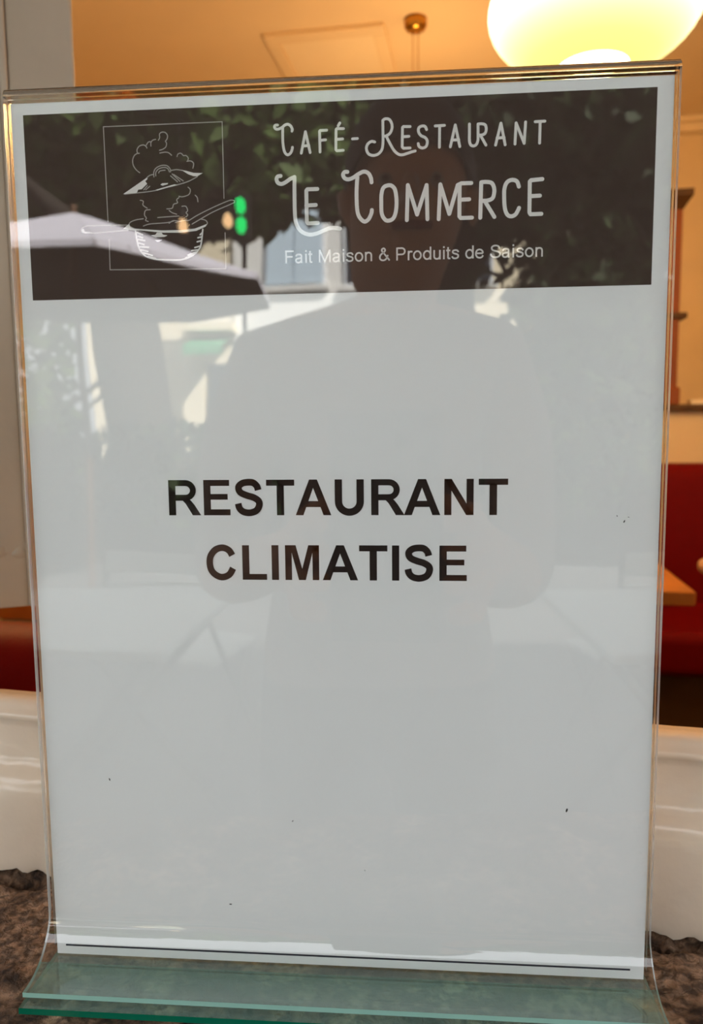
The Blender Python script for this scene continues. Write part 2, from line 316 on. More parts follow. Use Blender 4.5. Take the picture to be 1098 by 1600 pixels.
m = MB(); m.box(-2.6, 3.2, 0.05, 4.78, FLOOR - 0.1, FLOOR); struct('floor', m, M['floor'])
m = MB(); m.box(-2.6, 3.2, 0.05, 4.78, CEIL, CEIL + 0.12); struct('ceiling', m, M['ceiling'])
m = MB(); m.box(-2.6, 3.2, 4.66, 4.78, FLOOR, CEIL); struct('wall_back', m, M['wall'])
m = MB(); m.box(-2.7, -2.6, 0.05, 4.78, FLOOR, CEIL); struct('wall_left', m, M['wall'])
m = MB(); m.box(3.2, 3.3, 0.05, 4.78, FLOOR, CEIL); struct('wall_right', m, M['wall'])
OU0, OU1, OZ1 = -0.62, 0.86, 1.55               # window opening
m = MB()
m.box(-6, OU0, 0.03, 0.30, STREET, 4.4); m.box(OU1, 7, 0.03, 0.30, STREET, 4.4)
m.box(OU0, OU1, 0.03, 0.30, OZ1, 4.4); m.box(OU0, OU1, 0.075, 0.13, STREET, 0.0)
o = struct('wall_front', m, M['render'])
m = MB(); m.box(OU0, OU1, -0.10, 0.075, STREET, -0.131); struct('wall_apron', m, M['render'])
m = MB(); m.box(-60, 60, -40, 0.05, STREET - 0.2, STREET); struct('floor_terrace', m, M['asphalt'], None, None)
m = MB(); m.box(-2.6, 3.2, 4.58, 4.66, CEIL - 0.07, CEIL); m.box(-2.6, 3.2, 4.54, 4.66, CEIL - 0.03, CEIL); struct('trim_1', m, M['panel'])

# stone sill: one rough slab, hollowed out where the paint meets it
def make_sill():
    m = MB(); us = []; u = -0.95
    while u < 1.15:
        us.append(u); u += 0.0022 if -0.24 < u < 0.22 else 0.03
    vs_ = [-0.16 + 0.0022 * i for i in range(96)]
    n = len(vs_)
    def h(u, v):
        p = Vector((u, v, 0))
        z = -0.0022 + 0.0016 * noise.noise(p * 18) + 0.0016 * noise.noise(p * 55) + 0.0009 * noise.noise(p * 140) + 0.0005 * noise.noise(p * 300)
        z = min(z, -0.0002 + 0.0006 * noise.noise(p * 300)) if v < -0.012 else z
        g = max(0.0, 1 - abs(v - 0.001 + 0.003 * noise.noise(p * 60)) / 0.0055)
        z -= 0.014 * g * max(0.0, 0.55 + 1.6 * noise.noise(Vector((u * 38, 3, 0))))
        return z
    for u in us:
        for v in vs_: m.v.append((u, v, h(u, v)))
    for i in range(len(us) - 1):
        for j in range(n - 1):
            m.f.append((i * n + j, (i + 1) * n + j, (i + 1) * n + j + 1, i * n + j + 1)); m.m.append(0); m.sm.append(True)
    b = len(m.v)                                 # front apron
    for u in us: m.v.append((u, -0.16, -0.13))
    for i in range(len(us) - 1):
        m.f.append((b + i, b + i + 1, (i + 1) * n, i * n)); m.m.append(0); m.sm.append(False)
    m.box(us[0], us[-1], -0.1595, 0.049, -0.13, -0.03)
    o = m.build('window_sill', M['stone'], None, W)
    tag(o, 'rough brown stone sill under the cream painted window frame', 'window sill', kind='structure')
make_sill()

# window frame: moulded bottom rail and side jambs, thick old paint
def make_frame():
    root = empty('window_1', W((0, 0.02, 0)))
    tag(root, 'old cream painted wooden window frame with moulded bottom rail', kind='structure')
    inv = lambda p: W(p) - root.location
    prof = [(0.0, -0.0015), (-0.0004, 0.004), (0.0, 0.020), (0.0003, 0.034), (0.0008, 0.0375), (0.0018, 0.0405), (0.0034, 0.0432), (0.0056, 0.0454), (0.0076, 0.0476), (0.0085, 0.0505),
            (0.0088, 0.056), (0.0092, 0.0635), (0.0088, 0.0662), (0.0076, 0.0672), (0.0070, 0.0688), (0.0076, 0.0704), (0.0094, 0.0710),
            (0.0104, 0.0728), (0.0120, 0.0745), (0.0150, 0.0750), (0.0225, 0.0752), (0.0240, 0.0735), (0.0240, -0.06)]
    m = MB(); rings = []; u = OU0
    while u < OU1 + 0.001:
        ring = []
        for k, (v, z) in enumerate(prof):
            dv = 0.0006 * noise.noise(Vector((u * 40, z * 60, 1))) + 0.0004 * noise.noise(Vector((u * 130, z * 150, 5)))
            dz = 0.0008 * noise.noise(Vector((u * 22, v * 30, 7)))
            if k == 0: dz = 0.0040 * noise.noise(Vector((u * 31, 0, 2))) + 0.0022 * noise.noise(Vector((u * 140, 0, 9))) + 0.0012 * noise.noise(Vector((u * 330, 0, 4))) + 0.0008; v += 0.001
            ring.append((u, v + dv, z + dz))
        rings.append(ring); u += 0.0025 if -0.24 < u < 0.22 else 0.02
    m.loft(rings, 0, True, False)
    m.build('bottom_rail', M['paint'], root, inv)
    for s in (0, 1):
        u0, u1 = (OU0, OU0 + 0.06) if s == 0 else (OU1 - 0.06, OU1)
        m = MB(); m.box(u0, u1, 0.002, 0.074, 0.0745, OZ1); bevel(m.build('jamb', M['paint'], root, inv), 0.006)
    m = MB(); m.box(OU0, OU1, 0.002, 0.074, OZ1 - 0.06, OZ1 - 0.001); bevel(m.build('head', M['paint'], root, inv), 0.006)
make_frame()

# left casement, swung a little into the room
def make_casement():
    e = Vector((-0.1745, 0.2140, 0))                         # free edge
    d = Vector((-0.917, -0.398, 0)).normalized()             # towards the hinge
    n = Vector((-d.y, d.x, 0)); n = n if n.y < 0 else -n     # outside face
    root = empty('window_2', e + d * 0.2)
    tag(root, 'greige painted casement sash standing ajar behind the notice', kind='structure')
    def X(p): return e + d * p[0] - n * p[1] + Vector((0, 0, p[2])) - root.location
    LW = 0.42; ZB = 0.085; ZT = 1.47
    def part(nm, b, mt, bv=0.0):
        m = MB(); m.box(*b); o = m.build(nm, mt, root, X); return bevel(o, bv, 3) if bv else o
    part('stile', (0, 0.037, 0, 0.042, ZB, ZT), M['sash_paint'], 0.002)
    part('glazing_bead', (0.037, 0.0415, -0.0015, 0.018, ZB, ZT), M['sash_paint'], 0.0018)
    part('inner_stile', (0.0415, 0.115, 0.002, 0.040, ZB, ZT), M['sash_paint'], 0.001)
    part('stile', (LW - 0.045, LW, 0, 0.042, ZB, ZT), M['sash_paint'], 0.002)
    part('top_rail', (0.115, LW - 0.045, 0, 0.042, ZT - 0.05, ZT), M['sash_paint'], 0.002)
    part('bottom_rail', (0.115, LW - 0.045, 0, 0.042, ZB, ZB + 0.046), M['sash_paint'], 0.002)
    part('pane', (0.113, LW - 0.043, 0.019, 0.022, ZB + 0.044, ZT - 0.048), M['pane'])
    # lumpy filler where bottom rail meets the stile
    m = MB()
    for _ in range(26):
        a = random.uniform(0.0, 0.10); zc = ZB + 0.036 + random.uniform(-0.004, 0.004) - 0.09 * max(0, 0.030 - a)
        r = random.uniform(0.0018, 0.0045); q = random.uniform(0.6, 1.5); d0 = 0.0 if a < 0.037 else 0.002; rings = []
        for k in range(5):
            t = PI / 2 * k / 4
            rings.append([(a + r * q * math.cos(t) * math.cos(b) * (1 + 0.25 * math.sin(3 * b + a * 900)), d0 + 0.0004 - r * 0.32 * math.sin(t), zc + r * math.cos(t) * math.sin(b)) for b in [2 * PI * n_ / 12 for n_ in range(12)]])
        m.loft(rings, 0, True, True)
    m.build('chipped_filler', M['sash_paint'], root, X)
make_casement()

# low divider wall with ledge, behind the far bench
m = MB(); m.box(0.20, 3.2, 2.53, 2.60, FLOOR, 0.243); struct('wall_divider', m, M['wall'])
m = MB(); m.box(0.18, 3.2, 2.50, 2.66, 0.243, 0.265); o = struct('trim_2', m, M['dark_wood']); bevel(o, 0.004)

# ceiling hatch panel
def make_hatch():
    root = empty('ceiling_hatch', W((-0.66, 3.68, CEIL)))
    tag(root, 'pale rectangular hatch panel framed on the restaurant ceiling', 'ceiling panel')
    inv = lambda p: W(p) - root.location
    u0, u1, v0, v1 = -0.935, -0.390, 3.21, 4.15
    m = MB(); m.box(u0 + .06, u1 - .06, v0 + .07, v1 - .07, CEIL - 0.008, CEIL); m.build('panel', M['panel'], root, inv)
    for b in ((u0, u1, v0, v0 + .07), (u0, u1, v1 - .07, v1), (u0, u0 + .06, v0 + .07, v1 - .07), (u1 - .06, u1, v0 + .07, v1 - .07)):
        m = MB(); m.box(*b, CEIL - 0.022, CEIL); bevel(m.build('frame_bar', M['ceiling'], root, inv), 0.004)
make_hatch()

# ================================================================== THE NOTICE AND ITS HOLDER
PZ = 0.003                                                   # bottom edge of the paper
HW = 0.1062                                                  # half width of the holder
TOPZ = PZ + 0.3013
def catmull(p, n=8):
    closed = p[0] == p[-1]; out = []
    for i in range(len(p) - 1):
        p0 = p[i - 1] if i > 0 else (p[-2] if closed else p[0]); p1 = p[i]; p2 = p[i + 1]
        p3 = p[i + 2] if i + 2 < len(p) else (p[1] if closed else p[-1])
        for k in range(n):
            t = k / n
            out.append(tuple(0.5 * (2 * p1[a] + (p2[a] - p0[a]) * t + (2 * p0[a] - 5 * p1[a] + 4 * p2[a] - p3[a]) * t * t + (3 * p1[a] - p0[a] - 3 * p2[a] + p3[a]) * t ** 3) for a in (0, 1)))
    out.append(tuple(p[-1])); return out

INK = [0]
def ribbon(mb, pts, w, y, caps=True):
    """flat printed stroke on the paper plane; pts in metres (x, z)"""
    INK[0] += 1; y -= 6e-7 * INK[0]                          # every stroke lies a hair above the one before it
    n = len(pts); L = []; R = []
    closed = n > 3 and math.dist(pts[0], pts[-1]) < 1e-7
    for i in range(n):
        def dr(a, b):
            d = (pts[b][0] - pts[a][0], pts[b][1] - pts[a][1]); l = math.hypot(*d) or 1e-9; return (d[0] / l, d[1] / l)
        if closed and i in (0, n - 1): a = dr(n - 2, n - 1); b = dr(0, 1)
        else: a = dr(max(i - 1, 0), max(i - 1, 0) + 1); b = dr(min(i, n - 2), min(i, n - 2) + 1)
        na = (-a[1], a[0]); nb = (-b[1], b[0]); s = (na[0] + nb[0], na[1] + nb[1]); l2 = s[0] ** 2 + s[1] ** 2
        k = min(2 / max(l2, 1e-6), 2.2) * w / 2
        L.append((pts[i][0] + s[0] * k, y, pts[i][1] + s[1] * k)); R.append((pts[i][0] - s[0] * k, y, pts[i][1] - s[1] * k))
    for i in range(n - 1): mb.poly([L[i], R[i], R[i + 1], L[i + 1]])
    if caps and not closed:
        for p, q in ((pts[0], pts[1]), (pts[-1], pts[-2])):
            a0 = math.atan2(p[1] - q[1], p[0] - q[0])
            mb.poly([(p[0] + w / 2 * math.cos(a0 - PI / 2 + PI * k / 8), y, p[1] + w / 2 * math.sin(a0 - PI / 2 + PI * k / 8)) for k in range(9)])

def strokes(mb, data, w, y, sc=1e-5):
    for kind, pts in data:
        if kind == 's': ribbon(mb, [(a * sc, b * sc) for a, b in catmull(pts)], w, y)
        else:
            for a, b in zip(pts, pts[1:]): ribbon(mb, [(a[0] * sc, a[1] * sc), (b[0] * sc, b[1] * sc)], w, y)

# ---- heavy sans capitals: polygons and butt-ended strokes in 1/1000 em
def arc(cx, cy, rx, ry, a0, a1, n=14):
    return [(cx + rx * math.cos(math.radians(a0 + (a1 - a0) * k / n)), cy + ry * math.sin(math.radians(a0 + (a1 - a0) * k / n))) for k in range(n + 1)]
def R_(x0, y0, x1, y1): return [(x0, y0), (x1, y0), (x1, y1), (x0, y1)]
BOLD = {
 'R': (722, [R_(73, 0, 218, 716), [(300, 299), (360, 299), (420, 235), (562, 0), (735, 0), (600, 215), (530, 300), (470, 345), (380, 350)]],
       [([(150, 656), (400, 656)] + arc(425, 507, 155, 149, 90, -90) + [(400, 358), (150, 358)], 121)]),
 'E': (667, [R_(73, 0, 218, 716), R_(200, 595, 604, 716), R_(200, 316, 567, 432), R_(200, 0, 617, 121)], []),
 'S': (667, [], [(catmull([(526, 508), (500, 590), (430, 655), (335, 668), (220, 652), (140, 595), (130, 525), (175, 455), (300, 400), (430, 360), (530, 290), (540, 195), (480, 95), (350, 50), (220, 70), (140, 140), (113, 238)]), 136)]),
 'T': (611, [R_(21, 595, 590, 716), R_(232, 0, 378, 620)], []),
 'A': (722, [[(0, 0), (156, 0), (357, 547), (357, 716), (279, 716)], [(718, 0), (562, 0), (357, 547), (357, 716), (436, 716)], [(200, 163), (515, 163), (470, 284), (245, 284)]], []),
 'U': (722, [], [([(143, 716), (143, 300)] + arc(360, 275, 217, 214, 180, 360, 20) + [(577, 300), (577, 716)], 145)]),
 'N': (722, [R_(73, 0, 212, 716), R_(507, 0, 646, 716), [(73, 716), (217, 716), (646, 0), (502, 0)]], []),
 'C': (722, [], [(catmull([(592, 505), (525, 610), (395, 662), (250, 620), (150, 500), (122, 358), (150, 205), (240, 100), (375, 52), (520, 105), (604, 238)]), 136)]),
 'L': (611, [R_(76, 0, 220, 712), R_(200, 0, 580, 121)], []),
 'I': (278, [R_(71, 0, 215, 716)], []),
 'M': (833, [R_(70, 0, 205, 716), R_(628, 0, 763, 716), [(70, 716), (287, 716), (417, 228), (417, 0), (346, 0), (205, 563), (70, 563)], [(763, 716), (546, 716), (416, 228), (416, 0), (487, 0), (628, 563), (763, 563)]], []),
}
S_ = catmull
LIGHT = {
 ' ': (278, []),
 'F': (611, [[(119, 0), (119, 716)], [(119, 676), (569, 676)], [(119, 365), (505, 365)]]),
 'a': (556, [S_([(82, 375), (110, 440), (170, 478), (270, 484), (360, 465), (400, 410), (402, 330), (402, 120), (412, 50), (430, 0)]), S_([(402, 300), (330, 275), (220, 262), (130, 240), (85, 195), (80, 130), (115, 60), (190, 32), (280, 40), (360, 90), (402, 170)])]),
 'i': (222, [[(111, 0), (111, 519)], [(111, 616), (111, 716)]]),
 't': (278, [S_([(125, 660), (125, 480), (125, 300), (126, 110), (145, 50), (200, 38), (255, 45)]), [(20, 480), (250, 480)]]),
 'M': (833, [[(118, 0), (118, 716)], [(130, 700), (416, 40), (702, 700)], [(714, 0), (714, 716)]]),
 's': (500, [S_([(425, 370), (400, 435), (330, 480), (235, 484), (140, 455), (110, 390), (150, 325), (250, 290), (360, 255), (415, 200), (410, 110), (350, 55), (255, 34), (150, 50), (95, 100), (75, 150)])]),
 'o': (556, [arc(278, 259, 200, 226, 0, 360, 28)]),
 'n': (556, [[(111, 0), (111, 519)], S_([(111, 330), (150, 430), (230, 478), (330, 475), (400, 430), (430, 350), (432, 300)]), [(432, 305), (432, 0)]]),
 '&': (667, [S_([(640, 20), (520, 170), (300, 440), (205, 560), (210, 640), (280, 690), (350, 670), (385, 600), (360, 520), (270, 440), (150, 350), (90, 240), (100, 120), (180, 45), (290, 30), (400, 70), (490, 170), (545, 330)])]),
 'P': (667, [[(123, 0), (123, 716)], [(123, 676), (380, 676)] + arc(395, 504, 172, 172, 90, -90) + [(380, 332), (123, 332)]]),
 'r': (333, [[(110, 0), (110, 519)], S_([(110, 300), (130, 410), (190, 465), (260, 478), (330, 455)])]),
 'd': (556, [arc(275, 259, 192, 226, 0, 360, 28), [(467, 0), (467, 716)]]),
 'u': (556, [[(442, 519), (442, 0)], S_([(442, 190), (405, 90), (330, 40), (230, 38), (150, 80), (120, 160), (118, 220)]), [(118, 215), (118, 519)]]),
 'e': (556, [S_([(475, 165), (430, 80), (350, 38), (250, 36), (150, 80), (90, 180), (80, 260), (100, 370), (160, 450), (270, 484), (380, 460), (450, 380), (470, 275)]), [(85, 275), (470, 275)]]),
 'S': (667, [S_([(570, 500), (540, 590), (470, 650), (350, 678), (220, 655), (140, 590), (135, 500), (190, 430), (320, 385), (480, 340), (580, 270), (595, 180), (540, 90), (430, 42), (300, 38), (170, 75), (100, 150), (85, 235)])]),
}
def bold_line(mb, text, x0, x1, base, y):
    tot = sum(BOLD[c][0] for c in text); a = {'R': 73, 'C': 47}[text[0]]; b = {'T': 21, 'E': 50}[text[-1]]
    k = (x1 - x0) / (tot - a - b); x = x0 - a * k
    for c in text:
        adv, polys, st = BOLD[c]
        for p in polys: mb.poly([(x + q[0] * k, y, base + q[1] * k) for q in p])
        for p, w in st: ribbon(mb, [(x + q[0] * k, base + q[1] * k) for q in p], w * k, y, False)
        x += adv * k
def light_line(mb, text, x0, x1, base, y):
    k = (x1 - x0) / (sum(LIGHT[c][0] for c in text) - 119 - 100); x = x0 - 75 * k
    for c in text:
        adv, st = LIGHT[c]
        for p in st: ribbon(mb, [(x + q[0] * k, base + q[1] * k) for q in p], 92 * k, y, False)
        x += adv * k

def make_notice():
    m = MB()
    m.box(-0.105, 0.105, 0.0, 0.0002, 0, 0.297)
    paper = m.build('printed_notice', M['paper'])
    paper.location = (0, 0, PZ)
    tag(paper, 'white printed notice with dark brown restaurant banner, held inside the clear stand', 'notice')
    Y1, Y2 = -0.00005, -0.00012
    m = MB(); m.poly([(-0.1010, Y1, 0.2345), (0.1000, Y1, 0.2349), (0.1000, Y1, 0.2937), (-0.1010, Y1, 0.2934)]); ban = m.build('banner', M['banner_ink'], paper)
    ban['label'] = 'dark brown banner with pale lettering and saucepan drawing'
    m = MB(); strokes(m, TITLE, 0.00086, Y2); m.build('title_lettering', M['light_ink'], ban)
    m = MB(); strokes(m, SHOPNAME, 0.00122, Y2); m.build('name_lettering', M['light_ink'], ban)
    m = MB(); light_line(m, 'Fait Maison & Produits de Saison', -0.0156, 0.0660, 0.2443, Y2); m.build('tagline_lettering', M['tag_ink'], ban)
    m = MB(); strokes(m, FRAME, 0.00030, Y2); strokes(m, ART, 0.00032, Y2); m.build('logo_outline', M['thin_ink'], ban)
    m = MB(); strokes(m, BOLDART, 0.0005, Y2)
    for k, p in enumerate(POLYS): m.poly([(a * 1e-5, Y2 - 0.00015 - k * 1e-6, b * 1e-5) for a, b in p])
    m.build('logo_highlights', M['light_ink'], ban)
    m = MB(); bold_line(m, 'RESTAURANT', -0.05708, 0.05650, 0.16222, Y1); m.build('notice_lettering', M['black_ink'], paper)
    m = MB(); bold_line(m, 'CLIMATISE', -0.04480, 0.04331, 0.14012, Y1); m.build('notice_lettering', M['black_ink'], paper)
    m = MB(); m.poly([(-0.1017, Y1, 0.0031), (0.1004, Y1, 0.0031), (0.1004, Y1, 0.0038), (-0.1017, Y1, 0.0038)]); m.build('rule_line', M['navy_ink'], paper)
make_notice()

def make_holder():
    root = empty('sign_holder', (0, 0, 0))
    tag(root, 'clear acrylic sign stand with green tinted foot on the stone sill', 'sign holder')
    YF, YI = -0.0026, -0.0004                                # outer and inner face of the front sheet
    ZT = TOPZ - 0.0030
    # the sheet leans out slowly above the foot, then bends sharply into it
    BEND = [(YF, 0.0)]; th = 0.0
    for k in range(42):
        th += math.radians(29 / 8) if k < 8 else math.radians(15 / 18) if k < 26 else math.radians(46 / 16)
        st = 0.00060 if k < 8 else 0.00036 if k < 26 else 0.00086
        y_, z_ = BEND[-1]; BEND.append((y_ - st * math.sin(th), z_ - st * math.cos(th)))
    ZB = 0.0056 - BEND[-1][1]
    BEND = [(a, b + ZB) for a, b in BEND]
    def slab(y0, y1, z0, z1, front, back):
        m = MB(); x0, x1 = -HW, HW
        m.poly([(x0, y0, z0), (x1, y0, z0), (x1, y0, z1), (x0, y0, z1)], front)
        m.poly([(x1, y1, z0), (x0, y1, z0), (x0, y1, z1), (x1, y1, z1)], back)
        m.poly([(x0, y1, z0), (x0, y0, z0), (x0, y0, z1), (x0, y1, z1)], 2)
        m.poly([(x1, y0, z0), (x1, y1, z0), (x1, y1, z1), (x1, y0, z1)], 2)
        return m
    slab(YF, YI, ZB, ZT, 0, 1).build('front_sheet', [M['face'], M['inner'], M['edge']], root)
    slab(0.0006, 0.0028, 0.0056, ZT, 1, 0).build('back_sheet', [M['face'], M['inner'], M['edge']], root)
    # rolled top fold
    m = MB(); o = []; i = []
    for k in range(17):
        a = PI * k / 16
        o.append((0.0001 - 0.0027 * math.cos(a), ZT + 0.0030 * math.sin(a))); i.append((0.0001 - 0.0005 * math.cos(a), ZT + 0.0006 * math.sin(a)))
    ring = o + list(reversed(i))
    m.loft([[(-HW, a, b) for a, b in ring], [(HW, a, b) for a, b in ring]], 0, False, True)
    for k in range(16):
        for x, rv in ((-HW, 1), (HW, 0)):
            q = [(x, *o[k]), (x, *o[k + 1]), (x, *i[k + 1]), (x, *i[k])]; m.poly(q[::-1] if rv else q, 0)
    for a in range(len(m.f)): m.sm[a] = a < 16
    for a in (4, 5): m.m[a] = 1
    m.build('top_fold', [M['fold'], M['fold_reflection']], root)
    # bend and foot of the front sheet
    T = 0.0017; FY = -0.0232
    top = BEND; bot = []
    for k in range(len(top)):
        a, b = top[max(k - 1, 0)], top[min(k + 1, len(top) - 1)]
        d = Vector((b[0] - a[0], b[1] - a[1])).normalized() if k else Vector((0, -1)); bot.append((top[k][0] - d.y * T, top[k][1] + d.x * T))
    top.append((FY, top[-1][1])); bot.append((FY, bot[-1][1]))
    m = MB()
    m.loft([[(-HW, *p) for p in top[:32]], [(HW, *p) for p in top[:32]]], 4, True, False)
    m.loft([[(-HW, *p) for p in top[31:]], [(HW, *p) for p in top[31:]]], 0, True, False)
    m.loft([[(HW, *p) for p in bot], [(-HW, *p) for p in bot]], 1, True, False)
    for k in range(len(top) - 1):
        m.poly([(-HW, *top[k]), (-HW, *bot[k]), (-HW, *bot[k + 1]), (-HW, *top[k + 1])], 2)
        m.poly([(HW, *top[k + 1]), (HW, *bot[k + 1]), (HW, *bot[k]), (HW, *top[k])], 2)
    m.poly([(-HW, *bot[-1]), (HW, *bot[-1]), (HW, *top[-1]), (-HW, *top[-1])], 3)
    m.build('curved_foot', [M['foot_top'], M['inner'], M['edge'], M['cut_edge'], M['face']], root)
    # lower base plate
    m = MB(); x0, x1, y0, y1, z0, z1 = -HW, HW, -0.0262, 0.0205, 0.0002, 0.0024
    m.poly([(x0, y0, z1), (x1, y0, z1), (x1, y1, z1), (x0, y1, z1)], 0)
    m.poly([(x0, y1, z0), (x1, y1, z0), (x1, y0, z0), (x0, y0, z0)], 1)
    m.poly([(x0, y0, z0), (x1, y0, z0), (x1, y0, z1), (x0, y0, z1)], 2)
    m.poly([(x1, y1, z0), (x0, y1, z0), (x0, y1, z1), (x1, y1, z1)], 2)
    m.poly([(x0, y1, z0), (x0, y0, z0), (x0, y0, z1), (x0, y1, z1)], 2)
    m.poly([(x1, y0, z0), (x1, y1, z0), (x1, y1, z1), (x1, y0, z1)], 2)
    bp = m.build('base_plate', [M['foot_top'], M['inner'], M['green_edge']], root); bp['label'] = 'base plate with dark green front edge'
    # specks of dirt on the front
    for x, z, r in SPECKS:
        m = MB(); a = random.uniform(0, PI); ca, sa = math.cos(a), math.sin(a)
        pr = [(r * math.cos(t) * 1.9, r * math.sin(t) * 0.8) for t in [2 * PI * k / 8 for k in range(8)]]
        rg = [(p[0] * ca - p[1] * sa, p[0] * sa + p[1] * ca) for p in pr]
        m.loft([[(x + p[0], YF, z + p[1]) for p in rg], [(x + p[0] * 0.5, YF - r * 0.5, z + p[1] * 0.5) for p in rg]], 0, True, True, True)
        m.build('dirt_speck', M['shoe'], root)
SPECKS = [(-0.0812, 0.0718, 0.00028), (-0.0163, 0.0584, 0.00020), (-0.0391, 0.0266, 0.00028), (0.0771, 0.0652, 0.00040), (0.0932, 0.1634, 0.00026), (0.0909, 0.1652, 0.00016), (0.0945, 0.1648, 0.00014), (0.0087, 0.0411, 0.00014)]
make_holder()

# ================================================================== INSIDE THE RESTAURANT
def make_pendant():
    root = empty('pendant_lamp', (0, 0, 0))
    A, Cc = 0.189, 0.105
    m = MB(); prof = []
    for k in range(25):
        t = -PI / 2 + 0.34 + (PI - 0.34 - 0.22) * k / 24
        prof.append((A * math.cos(t), Cc * math.sin(t)))
    m.lathe(prof, 56)
    sh = m.build('shade', M['globe'], root)
    m = MB(); m.lathe([(0.0, -Cc * 0.93), (0.03, -Cc * 0.935), (A * math.cos(-PI / 2 + 0.34) * 0.99, -Cc * 0.925)], 40); m.build('diffuser', M['aperture'], sh)
    m = MB(); m.lathe([(0.0, 0.122), (0.02, 0.122), (0.045, 0.112), (0.046, 0.1), (0.0, 0.098)], 24); m.build('cap', M['brass'], root)
    L = CEIL - 0.944
    for s in (-1, 1):
        m = MB(); m.tube([(s * 0.011, 0, 0.12), (s * 0.011, 0, L - 0.03)], 0.0022, 6); m.build('cable', M['brass'], root)
    m = MB(); m.lathe([(0.0, L - 0.05), (0.018, L - 0.05), (0.04, L - 0.044), (0.049, L - 0.030), (0.050, L), (0.0, L)], 28); m.build('ceiling_rose', M['brass'], root)
    return root
def globe_mat():
    mt = bpy.data.materials.new('glowing_opal_glass'); mt.use_nodes = True; nt = mt.node_tree
    nt.nodes.remove(nt.nodes['Principled BSDF'])
    tc = nt.nodes.new('ShaderNodeTexCoord'); sp = nt.nodes.new('ShaderNodeSeparateXYZ'); mr = nt.nodes.new('ShaderNodeMapRange')
    mr.inputs['From Min'].default_value = -0.100; mr.inputs['From Max'].default_value = 0.0
    r = nt.nodes.new('ShaderNodeValToRGB'); e = r.color_ramp.elements
    e[0].position = 0.0; e[0].color = (1.0, 0.88, 0.24, 1); e[1].position = 1.0; e[1].color = (1.0, 0.86, 0.62, 1)
    k = e.new(0.3); k.color = (1.0, 0.90, 0.32, 1)
    mr2 = nt.nodes.new('ShaderNodeMapRange'); mr2.inputs['From Min'].default_value = -0.085; mr2.inputs['From Max'].default_value = 0.02
    mr2.inputs['To Min'].default_value = 1.25; mr2.inputs['To Max'].default_value = 4.2
    em = nt.nodes.new('ShaderNodeEmission'); L = nt.links
    L.new(tc.outputs['Object'], sp.inputs[0]); L.new(sp.outputs['Z'], mr.inputs['Value']); L.new(mr.outputs[0], r.inputs['Fac'])
    L.new(sp.outputs['Z'], mr2.inputs['Value']); L.new(r.outputs[0], em.inputs['Color']); L.new(mr2.outputs[0], em.inputs['Strength'])
    L.new(em.outputs[0], nt.nodes['Material Output'].inputs['Surface'])
    return mt
M['globe'] = globe_mat()
M['aperture'] = emis('lit_bulb_opening', (1.0, 0.86, 0.62, 1), 6.0)
LAMP_W = 19.0
def copy_tree(o, parent=None):
    c = o.copy(); COL.objects.link(c); c.parent = parent
    for ch in o.children: copy_tree(ch, c)
    return c
pend = make_pendant()
spots = [((0.357, 1.250, 0.944), 'glowing opal glass pendant lamp near the window, cut off by the top of the photo'),
         ((0.0474, 3.268, 0.944), 'opal pendant lamp hanging from the brass ceiling rose behind the notice'),
         ((-1.35, 1.55, 0.944), 'opal pendant lamp added out of view at left to light the room'),  # this lamp and the next are unseen, added for room light
         ((2.30, 1.30, 0.944), 'opal pendant lamp added out of view at right to light the room')]
for i, (loc, lab) in enumerate(spots):
    o = pend if i == 0 else copy_tree(pend)
    o.location = loc; tag(o, lab, 'lamp', 'opal pendant lamps')
    for dz, w in ((0.19, 0.55), (-0.135, 0.45)):
        ld = bpy.data.lights.new('lamp_light', 'POINT'); ld.energy = LAMP_W * w; ld.color = (1.0, 0.54, 0.18); ld.shadow_soft_size = 0.035
        lo = bpy.data.objects.new('lamp_light', ld); lo.location = (0.05 if dz > 0 else 0, 0, dz); link(lo, o)

def make_bench(name, label, u0, u1, v_back, v_front, z_top, thick, inward):
    """banquette: padded back along the wall line, seat on a plinth"""
    root = empty(name, W(((u0 + u1) / 2, (v_back + v_front) / 2, FLOOR)))
    tag(root, label, 'bench', 'red leather banquettes')
    inv = lambda p: W(p) - root.location
    s = 1 if v_front > v_back else -1; r = thick / 2; m = MB()
    prof = [(v_back, FLOOR + 0.12)] + [(v_back + s * (r - r * math.cos(PI * k / 14)), z_top - r + r * math.sin(PI * k / 14)) for k in range(15)] + [(v_back + s * (thick + 0.05), FLOOR + 0.45), (v_back + s * (thick + 0.05), FLOOR + 0.12)]
    m.loft([[(u, *p) for p in prof] for u in ([u0, u1] if s > 0 else [u1, u0])], 0, True, False)
    m.poly([(u0, *p) for p in prof]); m.poly([(u1, *p) for p in reversed(prof)])
    m.build('backrest', M['leather'], root, inv)
    m = MB(); a, b = sorted((v_back + s * thick, v_front)); m.box(u0, u1, a, b, FLOOR + 0.33, FLOOR + 0.46); bevel(m.build('seat', M['leather'], root, inv), 0.03, 4)
    m = MB(); a, b = sorted((v_back, v_front - s * 0.06)); m.box(u0 + .02, u1 - .02, a, b, FLOOR, FLOOR + 0.33); m.build('plinth', M['dark_wood'], root, inv)
make_bench('banquette', 'red leather banquette with rolled back just inside the window at left', -1.5, -0.02, 0.31, 0.80, 0.010, 0.11, 1)
make_bench('banquette', 'dark red leather banquette against the low cream divider at right', 0.25, 3.1, 2.52, 1.93, 0.066, 0.12, -1)

